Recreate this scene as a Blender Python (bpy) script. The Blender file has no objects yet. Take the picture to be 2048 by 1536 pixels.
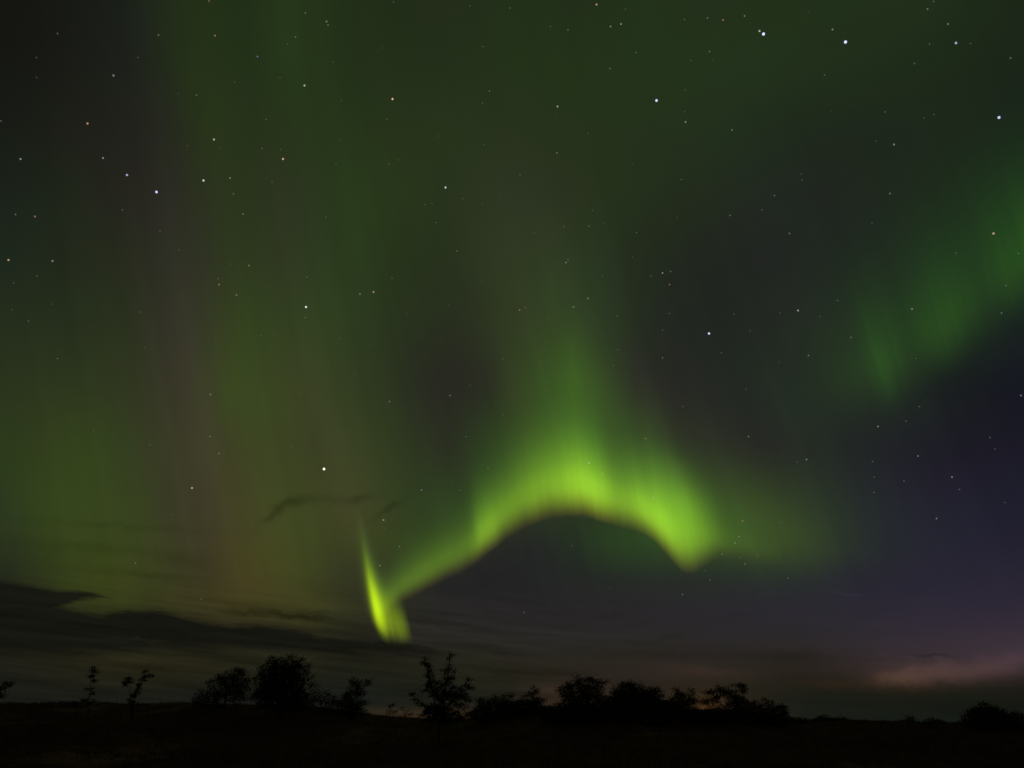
import bpy, math, random
import numpy as np
from mathutils import Vector

random.seed(7)
rng = np.random.default_rng(7)
S = bpy.context.scene
COL = S.collection
D2R = math.pi / 180

# ------------------------------------------------------------------ camera
FPX, PX0, PY0 = 1607.0, 1024.0, 768.0          # focal length and centre, in pixels of a 2048 wide frame
EYE = Vector((0.0, 0.0, 1.6))
HORIZON = 1437.0
PITCH = math.atan((HORIZON - PY0) / FPX)
cam_d = bpy.data.cameras.new('camera')
cam_d.sensor_width = 36.0
cam_d.lens = 36.0 * FPX / 2048.0
cam_d.clip_start, cam_d.clip_end = 0.1, 30000.0
cam = bpy.data.objects.new('camera', cam_d)
COL.objects.link(cam)
cam.location = EYE
cam.rotation_euler = (math.pi / 2 + PITCH, 0, 0)
S.camera = cam
S.view_settings.view_transform = 'Standard'
S.view_settings.look = 'None'
S.view_settings.exposure = 0.0
S.view_settings.gamma = 1.0

CP, SP = math.cos(PITCH), math.sin(PITCH)

def direction(px, py):
    """viewing direction (world) of a bearing measured on the photograph"""
    a, b = (px - PX0) / FPX, (PY0 - py) / FPX
    return Vector((a, CP - SP * b, SP + CP * b)).normalized()

def azel(px, py):
    d = direction(px, py)
    return math.degrees(math.atan2(d.x, d.y)), math.degrees(math.asin(d.z))

def project(az, el):
    az, el = az * D2R, el * D2R
    x, y, z = math.sin(az) * math.cos(el), math.cos(az) * math.cos(el), math.sin(el)
    f = CP * y + SP * z
    if f < 0.15: return None
    u = -SP * y + CP * z
    return PX0 + FPX * x / f, PY0 - FPX * u / f

def at(px, py, dist):
    """point on that bearing where it is `dist` metres away across the ground"""
    d = direction(px, py)
    return EYE + d * (dist / d.y)

def lin(c):
    c = c / 255.0
    return c / 12.92 if c <= 0.04045 else ((c + 0.055) / 1.055) ** 2.4

# ------------------------------------------------------------------ weak warm fill lamp, added behind the camera to redden the ground
sun_d = bpy.data.lights.new('warm_fill', 'SUN')
sun_d.energy, sun_d.angle, sun_d.color = 0.012, math.radians(0.5), (1.0, 0.72, 0.48)
sun = bpy.data.objects.new('warm_fill', sun_d)
COL.objects.link(sun)
sun.rotation_euler = (math.radians(68), 0, math.radians(-25))

# ------------------------------------------------------------------ night sky (world)
# airglow and diffuse aurora of the night sky, measured along bands of the sky
SKY = {
 0: [(0,20,21,17),(128,23,24,20),(256,27,31,26),(310,33,40,27),(384,36,47,25),(512,34,46,26),(560,37,54,27),(640,36,49,26),(768,34,44,25),(896,36,44,27),(1024,34,47,27),(1152,34,44,26),(1280,35,49,28),(1408,35,46,28),(1536,35,47,27),(1664,34,48,28),(1792,35,48,28),(1920,32,44,27),(2048,29,38,26)],
 128: [(0,21,22,18),(128,25,26,21),(256,29,32,27),(310,33,38,28),(384,38,50,26),(512,36,48,27),(580,39,55,27),(700,36,47,27),(896,36,46,28),(1024,37,49,27),(1280,36,50,28),(1536,35,50,29),(1664,34,47,28),(1792,32,43,27),(1920,29,39,26),(2048,27,36,26)],
 256: [(0,24,28,22),(128,29,30,24),(256,33,33,27),(325,37,38,31),(420,41,52,27),(512,40,49,29),(640,39,53,28),(768,39,50,28),(896,40,51,29),(1024,40,49,30),(1152,38,49,28),(1280,37,48,29),(1408,36,48,30),(1536,32,42,29),(1664,31,38,29),(1792,30,38,29),(1920,29,38,28),(2048,27,37,28)],
 384: [(0,27,33,27),(128,31,37,26),(256,37,36,30),(335,42,42,35),(420,44,50,31),(512,42,52,30),(560,46,50,34),(640,42,54,31),(710,42,58,29),(820,41,53,29),(900,41,50,31),(1024,46,53,36),(1100,43,50,33),(1250,38,48,29),(1400,35,43,30),(1536,33,39,34),(1664,32,37,32),(1792,32,40,31),(1920,30,43,29),(2048,29,45,30)],
 512: [(0,30,38,30),(128,34,40,28),(256,39,42,29),(330,46,46,37),(400,48,50,36),(480,45,55,31),(580,49,54,36),(640,44,57,32),(730,43,58,30),(800,39,50,28),(900,40,49,31),(1024,49,57,37),(1120,48,57,37),(1200,41,53,34),(1280,35,42,30),(1408,33,37,31),(1536,34,36,34),(1664,32,38,33),(1792,32,42,33),(1920,31,48,31),(2048,31,50,30)],
 640: [(0,37,45,29),(128,38,46,30),(256,42,48,30),(340,52,51,40),(400,54,55,39),(480,52,64,32),(560,51,62,34),(640,50,62,34),(720,45,57,33),(800,41,50,31),(900,41,46,32),(1000,47,54,35),(1060,53,62,38),(1095,51,63,38),(1122,53,71,37),(1150,49,63,38),(1200,46,59,38),(1260,38,46,33),(1344,34,38,33),(1470,33,37,33),(1600,36,42,36),(1700,34,42,34),(1800,34,47,32),(1920,33,48,32),(2000,28,37,32),(2048,24,30,32)],
 768: [(0,43,50,30),(128,45,54,32),(256,48,53,32),(345,57,55,41),(390,60,58,42),(460,59,72,34),(520,56,67,34),(620,60,64,38),(680,51,60,34),(760,46,54,33),(830,41,44,33),(900,40,39,34),(980,42,44,34),(1030,53,62,36),(1095,54,75,36),(1135,58,84,36),(1158,63,92,36),(1185,57,78,37),(1230,51,64,38),(1270,44,44,38),(1350,38,38,35),(1500,35,41,36),(1600,36,42,36),(1700,36,46,34),(1792,34,46,34),(1860,28,33,32),(1950,24,26,30),(2048,21,22,34)],
 896: [(0,44,58,29),(80,50,60,30),(170,55,68,30),(230,50,62,32),(330,57,58,38),(390,63,62,43),(440,63,63,38),(512,61,68,35),(640,58,62,36),(690,60,65,38),(760,52,61,34),(830,46,53,34),(900,43,46,34),(980,45,60,34),(1060,50,64,34),(1150,52,72,34),(1250,50,66,36),(1330,50,56,38),(1400,46,50,38),(1536,38,38,36),(1620,38,44,38),(1700,34,38,38),(1792,31,31,37),(1920,28,27,37),(2048,27,26,38)],
 1024: [(0,42,52,32),(80,55,68,30),(170,56,68,31),(256,56,66,32),(330,56,58,35),(400,63,60,42),(440,65,61,38),(512,68,70,36),(600,60,68,34),(700,66,66,38),(760,58,64,36),(830,48,60,34),(930,46,62,34),(1060,44,52,34),(1180,41,52,36),(1300,47,64,36),(1450,60,84,40),(1520,60,77,40),(1600,50,62,40),(1700,40,47,44),(1800,36,38,46),(1900,34,33,46),(2048,32,31,46)],
 1090: [(0,40,46,30),(128,54,66,28),(256,57,66,30),(400,61,58,39),(450,66,61,35),(512,68,69,33),(600,63,70,33),(680,58,62,34),(760,56,64,32),(850,46,56,32),(940,40,44,34),(1060,36,37,37),(1150,37,46,36),(1220,43,65,34),(1300,44,66,35),(1400,52,72,38),(1500,58,76,40),(1590,60,77,40),(1665,47,57,42),(1760,38,42,46),(1900,36,35,48),(2048,35,33,48)],
 1152: [(0,34,38,27),(128,52,60,27),(220,58,65,26),(300,57,62,30),(400,60,56,34),(450,65,60,32),(512,70,66,32),(600,64,68,32),(680,52,54,33),(760,46,48,33),(880,36,36,35),(1000,34,33,36),(1150,36,39,37),(1280,38,43,38),(1400,39,44,40),(1536,40,46,43),(1620,40,45,45),(1700,38,38,48),(1850,39,37,50),(2048,41,37,52)],
 1216: [(0,28,29,22),(230,56,60,26),(300,50,52,26),(450,62,58,30),(512,61,58,29),(620,58,58,28),(700,48,50,30),(880,37,36,35),(1024,38,36,36),(1280,40,38,40),(1536,42,40,46),(1800,44,40,52),(2048,46,40,54)],
 1252: [(0,27,28,21),(256,28,28,21),(450,40,38,24),(620,48,47,26),(700,42,42,27),(880,38,37,33),(1024,40,38,37),(1280,41,39,40),(1536,42,40,44),(1800,47,42,52),(2048,52,44,56)],
 1280: [(0,28,28,21),(256,27,27,20),(512,31,30,22),(700,28,28,22),(900,38,36,32),(1024,41,39,36),(1280,42,40,38),(1536,42,40,40),(1700,46,42,46),(1800,50,42,50),(2048,58,48,58)],
 1312: [(0,28,28,20),(256,38,36,20),(512,37,36,22),(700,32,32,22),(900,34,33,24),(1024,38,36,28),(1280,40,37,30),(1450,40,36,34),(1600,44,38,34),(1800,54,46,50),(2048,62,50,58)],
 1344: [(0,28,28,22),(256,36,34,20),(512,33,32,21),(700,30,31,22),(900,32,32,22),(1024,34,33,23),(1200,40,35,29),(1350,50,40,35),(1480,46,40,33),(1600,38,34,27),(1720,48,39,36),(1780,58,45,42),(1900,58,46,44),(1980,58,45,45),(2048,56,45,45)],
 1360: [(0,27,27,22),(256,33,32,21),(700,28,29,21),(1024,33,32,23),(1200,40,35,29),(1400,44,37,29),(1600,33,31,24),(1720,44,35,27),(1790,48,37,28),(1880,42,34,27),(1960,36,31,26),(2048,36,31,26)],
 1376: [(0,26,27,21),(256,29,29,20),(512,27,28,22),(700,26,27,21),(900,26,27,21),(1024,31,30,22),(1090,46,37,30),(1200,46,38,30),(1290,36,32,25),(1400,36,32,24),(1600,29,29,21),(1740,28,27,19),(1800,29,27,19),(1900,25,26,19),(2048,25,26,19)],
 1408: [(0,25,27,22),(300,24,26,23),(640,24,27,24),(700,22,28,26),(820,28,31,25),(1024,28,29,22),(1100,46,36,26),(1200,40,34,26),(1360,50,40,26),(1420,66,47,27),(1480,44,36,25),(1600,23,27,22),(1800,22,26,20),(2048,21,24,18)],
 1430: [(0,24,26,23),(640,34,31,25),(740,48,37,25),(850,50,38,25),(1000,52,40,28),(1100,58,43,28),(1400,66,48,28),(1500,46,38,27),(1600,25,29,23),(2048,21,24,19)],
}
YS = sorted(SKY)
def sky_rgb(px, py):
    px = min(max(px, 0), 2048); py = min(max(py, YS[0]), YS[-1])
    rows = []
    for y in YS:
        t = SKY[y]
        xs = [p[0] for p in t]
        rows.append(y)
    i = 0
    while i < len(YS) - 2 and py > YS[i + 1]: i += 1
    y0, y1 = YS[i], YS[i + 1]
    f = (py - y0) / (y1 - y0)
    out = []
    for k in (1, 2, 3):
        lean = np.interp(px, (0, 400, 750, 1100, 1600, 2048), (.10, .13, .19, .24, .34, .42)) if py < 1152 else 0.0
        a = np.interp(px + lean * (y0 - py), [p[0] for p in SKY[y0]], [p[k] for p in SKY[y0]])
        b = np.interp(px + lean * (y1 - py), [p[0] for p in SKY[y1]], [p[k] for p in SKY[y1]])
        out.append(a + (b - a) * f)
    if out[1] > out[0]:                      # the green of the aurora is a little purer than the bands above
        w_ = min(1.0, (out[1] - out[0]) / 8.0)
        out = [out[0] * (1 - .015 * w_), out[1] * (1 + .015 * w_), out[2] * (1 - .05 * w_)]
    return out

world = bpy.data.worlds.new('World')
S.world = world
world.use_nodes = True
NT = world.node_tree
for n in list(NT.nodes): NT.nodes.remove(n)

class G:
    """tiny helper that writes node graphs"""
    def __init__(s, nt): s.nt = nt
    def n(s, typ, **kw):
        o = s.nt.nodes.new(typ)
        for k, v in kw.items(): setattr(o, k, v)
        return o
    def put(s, sock, v):
        if isinstance(v, bpy.types.NodeSocket): s.nt.links.new(v, sock)
        else: sock.default_value = v
    def math(s, op, a, b=None, c=None, clamp=False):
        o = s.n('ShaderNodeMath', operation=op, use_clamp=clamp)
        for i, v in enumerate((a, b, c)):
            if v is not None: s.put(o.inputs[i], v)
        return o.outputs[0]
    def vec(s, op, a, b=None, c=None, out=0):
        o = s.n('ShaderNodeVectorMath', operation=op)
        for i, v in enumerate((a, b, c)):
            if v is not None: s.put(o.inputs[i], v)
        return o.outputs[out]
    def scale(s, a, f):
        o = s.n('ShaderNodeVectorMath', operation='SCALE')
        s.put(o.inputs[0], a); s.put(o.inputs['Scale'], f)
        return o.outputs[0]
    def xyz(s, x, y, z=0.0):
        o = s.n('ShaderNodeCombineXYZ')
        for i, v in enumerate((x, y, z)): s.put(o.inputs[i], v)
        return o.outputs[0]
    def ramp(s, fac, stops, interp='LINEAR'):
        o = s.n('ShaderNodeValToRGB')
        r = o.color_ramp
        r.interpolation = interp
        while len(r.elements) < len(stops): r.elements.new(1.0)
        for e, (p, c) in zip(r.elements, sorted(stops, key=lambda q: q[0])):
            e.position = p
            e.color = (c, c, c, 1) if isinstance(c, (int, float)) else (c[0], c[1], c[2], 1)
        s.put(o.inputs[0], fac)
        return o.outputs[0]
    def noise(s, v, scale, detail=3.0, rough=0.5, dim='3D'):
        o = s.n('ShaderNodeTexNoise', noise_dimensions=dim)
        s.put(o.inputs['Vector'], v)
        o.inputs['Scale'].default_value = scale
        o.inputs['Detail'].default_value = detail
        o.inputs['Roughness'].default_value = rough
        return o.outputs[0]
    def step(s, v, lo, hi):
        o = s.n('ShaderNodeMapRange', interpolation_type='SMOOTHSTEP')
        s.put(o.inputs['Value'], v); s.put(o.inputs['From Min'], lo); s.put(o.inputs['From Max'], hi)
        return o.outputs[0]
    def mix(s, f, a, b):
        o = s.n('ShaderNodeMix', data_type='RGBA')
        s.put(o.inputs[0], f); s.put(o.inputs[6], a); s.put(o.inputs[7], b)
        return o.outputs[2]

g = G(NT)
tc = g.n('ShaderNodeTexCoord')
sep = g.n('ShaderNodeSeparateXYZ')
NT.links.new(tc.outputs['Generated'], sep.inputs[0])
az = g.math('MULTIPLY', g.math('ARCTAN2', sep.outputs[0], sep.outputs[1]), 1 / D2R)      # degrees
el = g.math('MULTIPLY', g.math('ARCSINE', sep.outputs[2]), 1 / D2R)
# bands of elevation, closer together near the horizon
NROW, EL0, ELR = 46, -2.0, 56.0
w = g.math('SQRT', g.math('MAXIMUM', g.math('DIVIDE', g.math('SUBTRACT', el, EL0), ELR), 0.0), clamp=True)
AZM, NST = 46.0, 30
fl = g.math('DIVIDE', g.math('ADD', az, AZM), AZM, clamp=True)
fr = g.math('DIVIDE', az, AZM, clamp=True)
side = g.math('GREATER_THAN', az, 0.0)
acc = (0.0, 0.0, 0.0)
for k in range(NROW):
    e = EL0 + ELR * (k / (NROW - 1)) ** 2
    halves = []
    for base in (-AZM, 0.0):
        st = []
        for j in range(NST):
            t = j / (NST - 1)
            p = project(base + AZM * t, e)
            c = sky_rgb(*p) if p else (30, 34, 28)
            st.append((t, [lin(v) for v in c]))
        halves.append(st)
    ks = [(i / (NROW - 1), 1.0 if i == k else 0.0) for i in range(k - 3, k + 4) if 0 <= i < NROW]
    # one band of the sky lives in a node group of its own
    gt = bpy.data.node_groups.new('sky_band', 'ShaderNodeTree')
    for nm in ('left', 'right', 'side', 'height'): gt.interface.new_socket(nm, in_out='INPUT', socket_type='NodeSocketFloat')
    gt.interface.new_socket('below', in_out='INPUT', socket_type='NodeSocketVector')
    gt.interface.new_socket('sum', in_out='OUTPUT', socket_type='NodeSocketVector')
    h = G(gt)
    gi, go = h.n('NodeGroupInput'), h.n('NodeGroupOutput')
    # (a vanishing term makes every band wait for the one below it, which keeps the shader's memory use small)
    tie = h.vec('DOT_PRODUCT', gi.outputs['below'], (1e-9, 1e-9, 1e-9), out=1)
    c = h.mix(gi.outputs['side'], h.ramp(h.math('ADD', gi.outputs['left'], tie), halves[0]), h.ramp(h.math('ADD', gi.outputs['right'], tie), halves[1]))
    gt.links.new(h.vec('MULTIPLY_ADD', c, h.ramp(h.math('ADD', gi.outputs['height'], tie), ks, 'B_SPLINE'), gi.outputs['below']), go.inputs[0])
    inst = g.n('ShaderNodeGroup')
    inst.node_tree = gt
    for nm, v in (('left', fl), ('right', fr), ('side', side), ('height', w), ('below', acc)): g.put(inst.inputs[nm], v)
    acc = inst.outputs[0]
sky = acc

# faint upright rays and unevenness in the diffuse glow
slant = g.math('MULTIPLY_ADD', el, g.math('MULTIPLY_ADD', az, -0.003, 0.26), az)
rays = g.noise(g.xyz(slant, g.math('MULTIPLY', el, 0.035)), 0.30, 3.0, 0.5)
rays2 = g.noise(g.xyz(slant, g.math('MULTIPLY', el, 0.02), 9.0), 0.85, 2.0, 0.5)
both = g.math('MULTIPLY_ADD', g.math('SUBTRACT', rays2, 0.5), 0.22, g.math('MULTIPLY', g.math('SUBTRACT', rays, 0.5), 0.16))
band = g.math('MULTIPLY', g.step(el, 5.0, 10.0), g.math('SUBTRACT', 1.0, g.math('MULTIPLY', g.step(el, 22.0, 40.0), 0.6)))
raygain = g.math('MULTIPLY_ADD', both, band, 1.0)
sky = g.scale(sky, raygain)

# dark cloud bank low on the left, with its streaks and the thin wisps above it
def curve_el(pts, span=10.0):
    """elevation (degrees) of a line drawn across the sky, as a function of azimuth"""
    st = []
    for x, y in pts:
        a, e = azel(x, y)
        st.append(((a + AZM) / (2 * AZM), e / span))
    return g.math('MULTIPLY', g.ramp(g.math('DIVIDE', g.math('ADD', az, AZM), 2 * AZM, clamp=True), st), span)

tilt = g.math('MULTIPLY_ADD', az, 0.085, el)
cn = g.noise(g.xyz(g.math('MULTIPLY', az, 0.26), g.math('MULTIPLY', tilt, 1.6)), 1.3, 6.0, 0.68)
cn2 = g.noise(g.xyz(g.math('MULTIPLY', az, 0.10), g.math('MULTIPLY', tilt, 1.45), 4.7), 1.25, 5.0, 0.62)
cdev = g.math('MULTIPLY', g.math('SUBTRACT', cn, 0.5), 2.6)
DARK = (lin(21), lin(21), lin(16), 1)
def bank(top, bottom, soft_t, soft_b, x0, x1, amount, rough=1.0):
    global sky
    e = g.math('ADD', el, g.math('MULTIPLY', cdev, rough))
    t = g.step(g.math('SUBTRACT', curve_el(top), e), 0.0, soft_t)
    b = g.step(g.math('SUBTRACT', e, curve_el(bottom)), 0.0, soft_b)
    a0, a1 = azel(x0, 1250)[0], azel(x1, 1250)[0]
    s_ = g.math('SUBTRACT', 1.0, g.step(az, a0, a1))
    m = g.math('MULTIPLY', g.math('MULTIPLY', t, b), g.math('MULTIPLY', s_, amount))
    sky = g.mix(m, sky, DARK)
bank([(-150,1150),(0,1158),(50,1165),(125,1174),(175,1179),(232,1192),(262,1212)],
     [(-150,1245),(0,1240),(100,1222),(160,1205),(235,1200),(262,1212)], 0.36, 0.3, 225, 265, 0.95, 0.35)
bank([(-150,1200),(0,1205),(110,1204),(165,1213),(200,1222),(232,1216),(262,1211),(325,1217),(360,1227),(425,1240),(512,1245),(580,1251),(680,1268),(735,1275),(800,1281),(880,1295),(960,1310)],
     [(-150,1320),(0,1318),(300,1312),(600,1312),(960,1330)], 0.50, 0.9, 860, 960, 0.95, 0.5)
# streaks in the bank and below it
lowmask = g.math('MULTIPLY', g.math('SUBTRACT', 1.0, g.step(el, 5.0, 9.5)), g.math('SUBTRACT', 1.0, g.step(az, -4.0, 12.0)))
st_gain = g.math('MULTIPLY_ADD', g.math('SUBTRACT', cn2, 0.5), g.math('MULTIPLY', lowmask, 1.6), 1.0)
sky = g.scale(sky, st_gain)
rightmask = g.math('MULTIPLY', g.math('SUBTRACT', 1.0, g.step(el, 2.0, 8.0)), g.step(az, -4.0, 12.0))
sky = g.scale(sky, g.math('MULTIPLY_ADD', g.math('SUBTRACT', cn2, 0.5), g.math('MULTIPLY', rightmask, 0.4), 1.0))

warp = g.vec('ADD', g.xyz(az, el), g.scale(g.vec('SUBTRACT', g.n('ShaderNodeTexNoise').outputs[1], (0.5, 0.5, 0.5)), 0.0))
wn = g.n('ShaderNodeTexNoise')
g.put(wn.inputs['Vector'], g.xyz(az, el)); wn.inputs['Scale'].default_value = 1.3; wn.inputs['Detail'].default_value = 6
warp = g.vec('ADD', g.xyz(az, el), g.scale(g.vec('SUBTRACT', wn.outputs[1], (0.5, 0.5, 0.5)), 0.8))
def wisp(x0, y0, x1, y1, width, amount):
    """a thin smear of dark cloud between two bearings"""
    global sky
    a0, e0 = azel(x0, y0); a1, e1 = azel(x1, y1)
    o = g.n('ShaderNodeMapping', vector_type='TEXTURE')
    g.put(o.inputs[0], warp)
    o.inputs['Location'].default_value = ((a0 + a1) / 2, (e0 + e1) / 2, 0)
    o.inputs['Rotation'].default_value = (0, 0, math.atan2(e1 - e0, a1 - a0))
    o.inputs['Scale'].default_value = (math.hypot(a1 - a0, e1 - e0) / 2, width / FPX / D2R, 1000.0)
    d = g.vec('DOT_PRODUCT', o.outputs[0], o.outputs[0], out=1)
    m = g.math('MULTIPLY', g.math('EXPONENT', g.math('MULTIPLY', d, -1.0)), amount)
    sky = g.scale(sky, g.math('SUBTRACT', 1.0, m))
wisp(520, 1052, 575, 1005, 8, 0.31)
wisp(550, 1014, 625, 994, 9, 0.30)
wisp(600, 1000, 740, 998, 8, 0.15)
wisp(690, 1008, 745, 992, 7, 0.20)
wisp(750, 1034, 805, 1000, 6, 0.28)
wisp(480, 1222, 670, 1240, 6, 0.36)
wisp(440, 1226, 520, 1226, 5, 0.30)
wisp(560, 1232, 660, 1236, 5, 0.28)
wisp(600, 1222, 670, 1226, 3, 0.25)
wisp(60, 1040, 420, 1062, 6, 0.12)
wisp(40, 1085, 330, 1105, 8, 0.12)
wisp(160, 1138, 420, 1160, 6, 0.16)
wisp(300, 1110, 420, 1130, 16, 0.16)
wisp(1820, 1307, 1912, 1312, 3, 0.35)
wisp(1660, 1183, 1725, 1190, 2.5, -0.22)
wisp(1240, 1287, 1300, 1288, 5, 0.12)
wisp(1290, 1288, 1390, 1262, 5, 0.14)
wisp(1230, 1256, 1290, 1246, 4, 0.10)
wisp(1170, 1242, 1265, 1218, 4, 0.09)
wisp(1440, 1240, 1500, 1226, 4, 0.08)
wisp(1450, 1316, 1690, 1316, 14, 0.22)
wisp(1250, 1308, 1420, 1312, 8, 0.14)
wisp(60, 1300, 200, 1312, 5, 0.18)
wisp(230, 1333, 400, 1336, 5, 0.22)
wisp(90, 1276, 260, 1278, 4, -0.18)
wisp(215, 1275, 330, 1280, 3, -0.45)
wisp(180, 1312, 330, 1320, 6, -0.22)
wisp(560, 1322, 700, 1326, 5, -0.18)

def glow(x0, y0, x1, y1, width, rgb):
    """a streak of high cloud lit by a far town"""
    global sky
    a0, e0 = azel(x0, y0); a1, e1 = azel(x1, y1)
    o = g.n('ShaderNodeMapping', vector_type='TEXTURE')
    g.put(o.inputs[0], warp)
    o.inputs['Location'].default_value = ((a0 + a1) / 2, (e0 + e1) / 2, 0)
    o.inputs['Rotation'].default_value = (0, 0, math.atan2(e1 - e0, a1 - a0))
    o.inputs['Scale'].default_value = (math.hypot(a1 - a0, e1 - e0) / 2, width / FPX / D2R, 1000.0)
    d = g.vec('DOT_PRODUCT', o.outputs[0], o.outputs[0], out=1)
    sky = g.vec('ADD', sky, g.scale(tuple(rgb), g.math('EXPONENT', g.math('MULTIPLY', d, -1.0))))
glow(1745, 1358, 1850, 1358, 13, (.040, .020, .013))
glow(1800, 1346, 1960, 1344, 15, (.038, .019, .016))
glow(1930, 1344, 2070, 1316, 16, (.026, .012, .013))
glow(1330, 1340, 1480, 1348, 8, (.008, .003, .002))
glow(1600, 1366, 1720, 1368, 6, (.006, .002, .0))
glow(1075, 1382, 1120, 1384, 7, (.010, .004, .003))
glow(1390, 1417, 1430, 1417, 8, (.030, .012, .002))
glow(1200, 1390, 1225, 1390, 6, (.022, .010, .004))

# the last of the dusk: the sun is far under the horizon
nish = g.n('ShaderNodeTexSky', sky_type='NISHITA')
nish.sun_disc = False
nish.sun_elevation = math.radians(-9.0)
nish.sun_rotation = math.radians(35.0)
dusk = g.scale(nish.outputs[0], 0.05)
bg = g.n('ShaderNodeBackground')
NT.links.new(g.vec('ADD', sky, dusk), bg.inputs['Color'])
bg.inputs['Strength'].default_value = 1.0
wo = g.n('ShaderNodeOutputWorld')
NT.links.new(bg.outputs[0], wo.inputs['Surface'])

# ------------------------------------------------------------------ helpers
def tag(o, label=None, cat=None, group=None, kind=None):
    if label: o['label'] = label
    if cat: o['category'] = cat
    if group: o['group'] = group
    if kind: o['kind'] = kind
    return o

def mesh_obj(name, verts, faces, mat, parent=None, smooth=False):
    m = bpy.data.meshes.new(name)
    m.from_pydata(verts, [], faces)
    m.update()
    if smooth:
        m.polygons.foreach_set('use_smooth', [True] * len(m.polygons))
    m.materials.append(mat)
    o = bpy.data.objects.new(name, m)
    COL.objects.link(o)
    if parent: o.parent = parent
    return o

def new_mat(name):
    m = bpy.data.materials.new(name)
    m.use_nodes = True
    for n in list(m.node_tree.nodes): m.node_tree.nodes.remove(n)
    q = G(m.node_tree)
    out = q.n('ShaderNodeOutputMaterial')
    return m, q, out

def rough_mat(name, c1, c2, scale, c3=None, s3=1.0, lo=0.45, hi=0.62):
    m, q, out = new_mat(name)
    t = q.n('ShaderNodeTexCoord')
    n1 = q.noise(t.outputs['Object'], scale, 5.0, 0.6)
    col = q.mix(q.step(n1, 0.35, 0.65), (*c1, 1), (*c2, 1))
    if c3:
        n2 = q.noise(q.vec('MULTIPLY', t.outputs['Object'], (1.0, 0.35, 1.0)), s3, 5.0, 0.65)
        col = q.mix(q.step(n2, lo, hi), col, (*c3, 1))
    b = q.n('ShaderNodeBsdfPrincipled')
    q.put(b.inputs['Base Color'], col)
    b.inputs['Roughness'].default_value = 0.95
    b.inputs['Specular IOR Level'].default_value = 0.1
    q.nt.links.new(b.outputs[0], out.inputs[0])
    return m

M_GROUND = rough_mat('heath_soil', (0.058, 0.015, 0.010), (0.092, 0.025, 0.017), 0.6, (0.26, 0.115, 0.075), 0.16, 0.54, 0.68)
M_GRASS = rough_mat('dry_grass', (0.07, 0.028, 0.018), (0.16, 0.078, 0.050), 0.3)
M_LEAF = rough_mat('leaf', (0.022, 0.030, 0.012), (0.045, 0.055, 0.022), 1.5)
M_REDLEAF = rough_mat('red_leaf', (0.10, 0.025, 0.015), (0.16, 0.04, 0.02), 1.5)
M_BARK = rough_mat('bark', (0.025, 0.020, 0.015), (0.05, 0.04, 0.03), 3.0)

# ------------------------------------------------------------------ terrain
SKYLINE = [(-900,1412),(-300,1413),(0,1415),(120,1413),(260,1416),(380,1413),(520,1417),(640,1421),(690,1425),(740,1431),(850,1438),(925,1440),(960,1434),(1010,1424),(1100,1419),(1300,1421),(1430,1424),(1500,1428),(1550,1436),(1600,1447),(1700,1440),(1760,1441),(1830,1446),(2048,1455),(2900,1458)]
def ridge_height(azd, dist):
    px = PX0 + FPX * math.tan(max(-1.2, min(1.2, azd * D2R))) / 0.923
    y = np.interp(px, [p[0] for p in SKYLINE], [p[1] for p in SKYLINE])
    return EYE.z + dist * (HORIZON - y) / FPX
def sstep(a, b, x):
    t = min(1, max(0, (x - a) / (b - a)))
    return t * t * (3 - 2 * t)
def bumps(x, y):
    return (0.10 * math.sin(x * 0.31 + 1.3 * math.sin(y * 0.11)) * math.cos(y * 0.23 + 0.7)
            + 0.05 * math.sin(x * 0.93 + y * 0.57) + 0.03 * math.sin(x * 1.9 - y * 1.3 + 2.0))
RIDGE = 78.0
def terrain(x, y):
    r = math.hypot(x, y)
    a = math.degrees(math.atan2(x, y))
    h = ridge_height(a, RIDGE)
    z = h * sstep(20, RIDGE, r)
    if r > RIDGE:
        z += (-8 - h) * sstep(RIDGE, 320, r) - 22 * sstep(320, 5000, r)
    return z + bumps(x, y) * (sstep(2, 20, r) * (1 - 0.7 * sstep(90, 400, r)))

azs = list(np.concatenate([np.linspace(-180, -48, 34)[:-1], np.linspace(-48, 48, 260), np.linspace(48, 180, 34)[1:-1]]))
rs = list(np.concatenate([np.linspace(0.6, 20, 16), np.linspace(21, 110, 110), np.geomspace(115, 9000, 40)]))
V = [(0, 0, terrain(0, 0.001))]
for r in rs:
    for a in azs:
        x, y = r * math.sin(a * D2R), r * math.cos(a * D2R)
        V.append((x, y, terrain(x, y)))
NA = len(azs)
F = [(0, 1 + (j + 1) % NA, 1 + j) for j in range(NA)]
for i in range(len(rs) - 1):
    for j in range(NA):
        a, b = 1 + i * NA + j, 1 + i * NA + (j + 1) % NA
        F.append((a, b, b + NA, a + NA))
ground = mesh_obj('ground', V, F, M_GROUND, smooth=True)
tag(ground, kind='structure')

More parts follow.
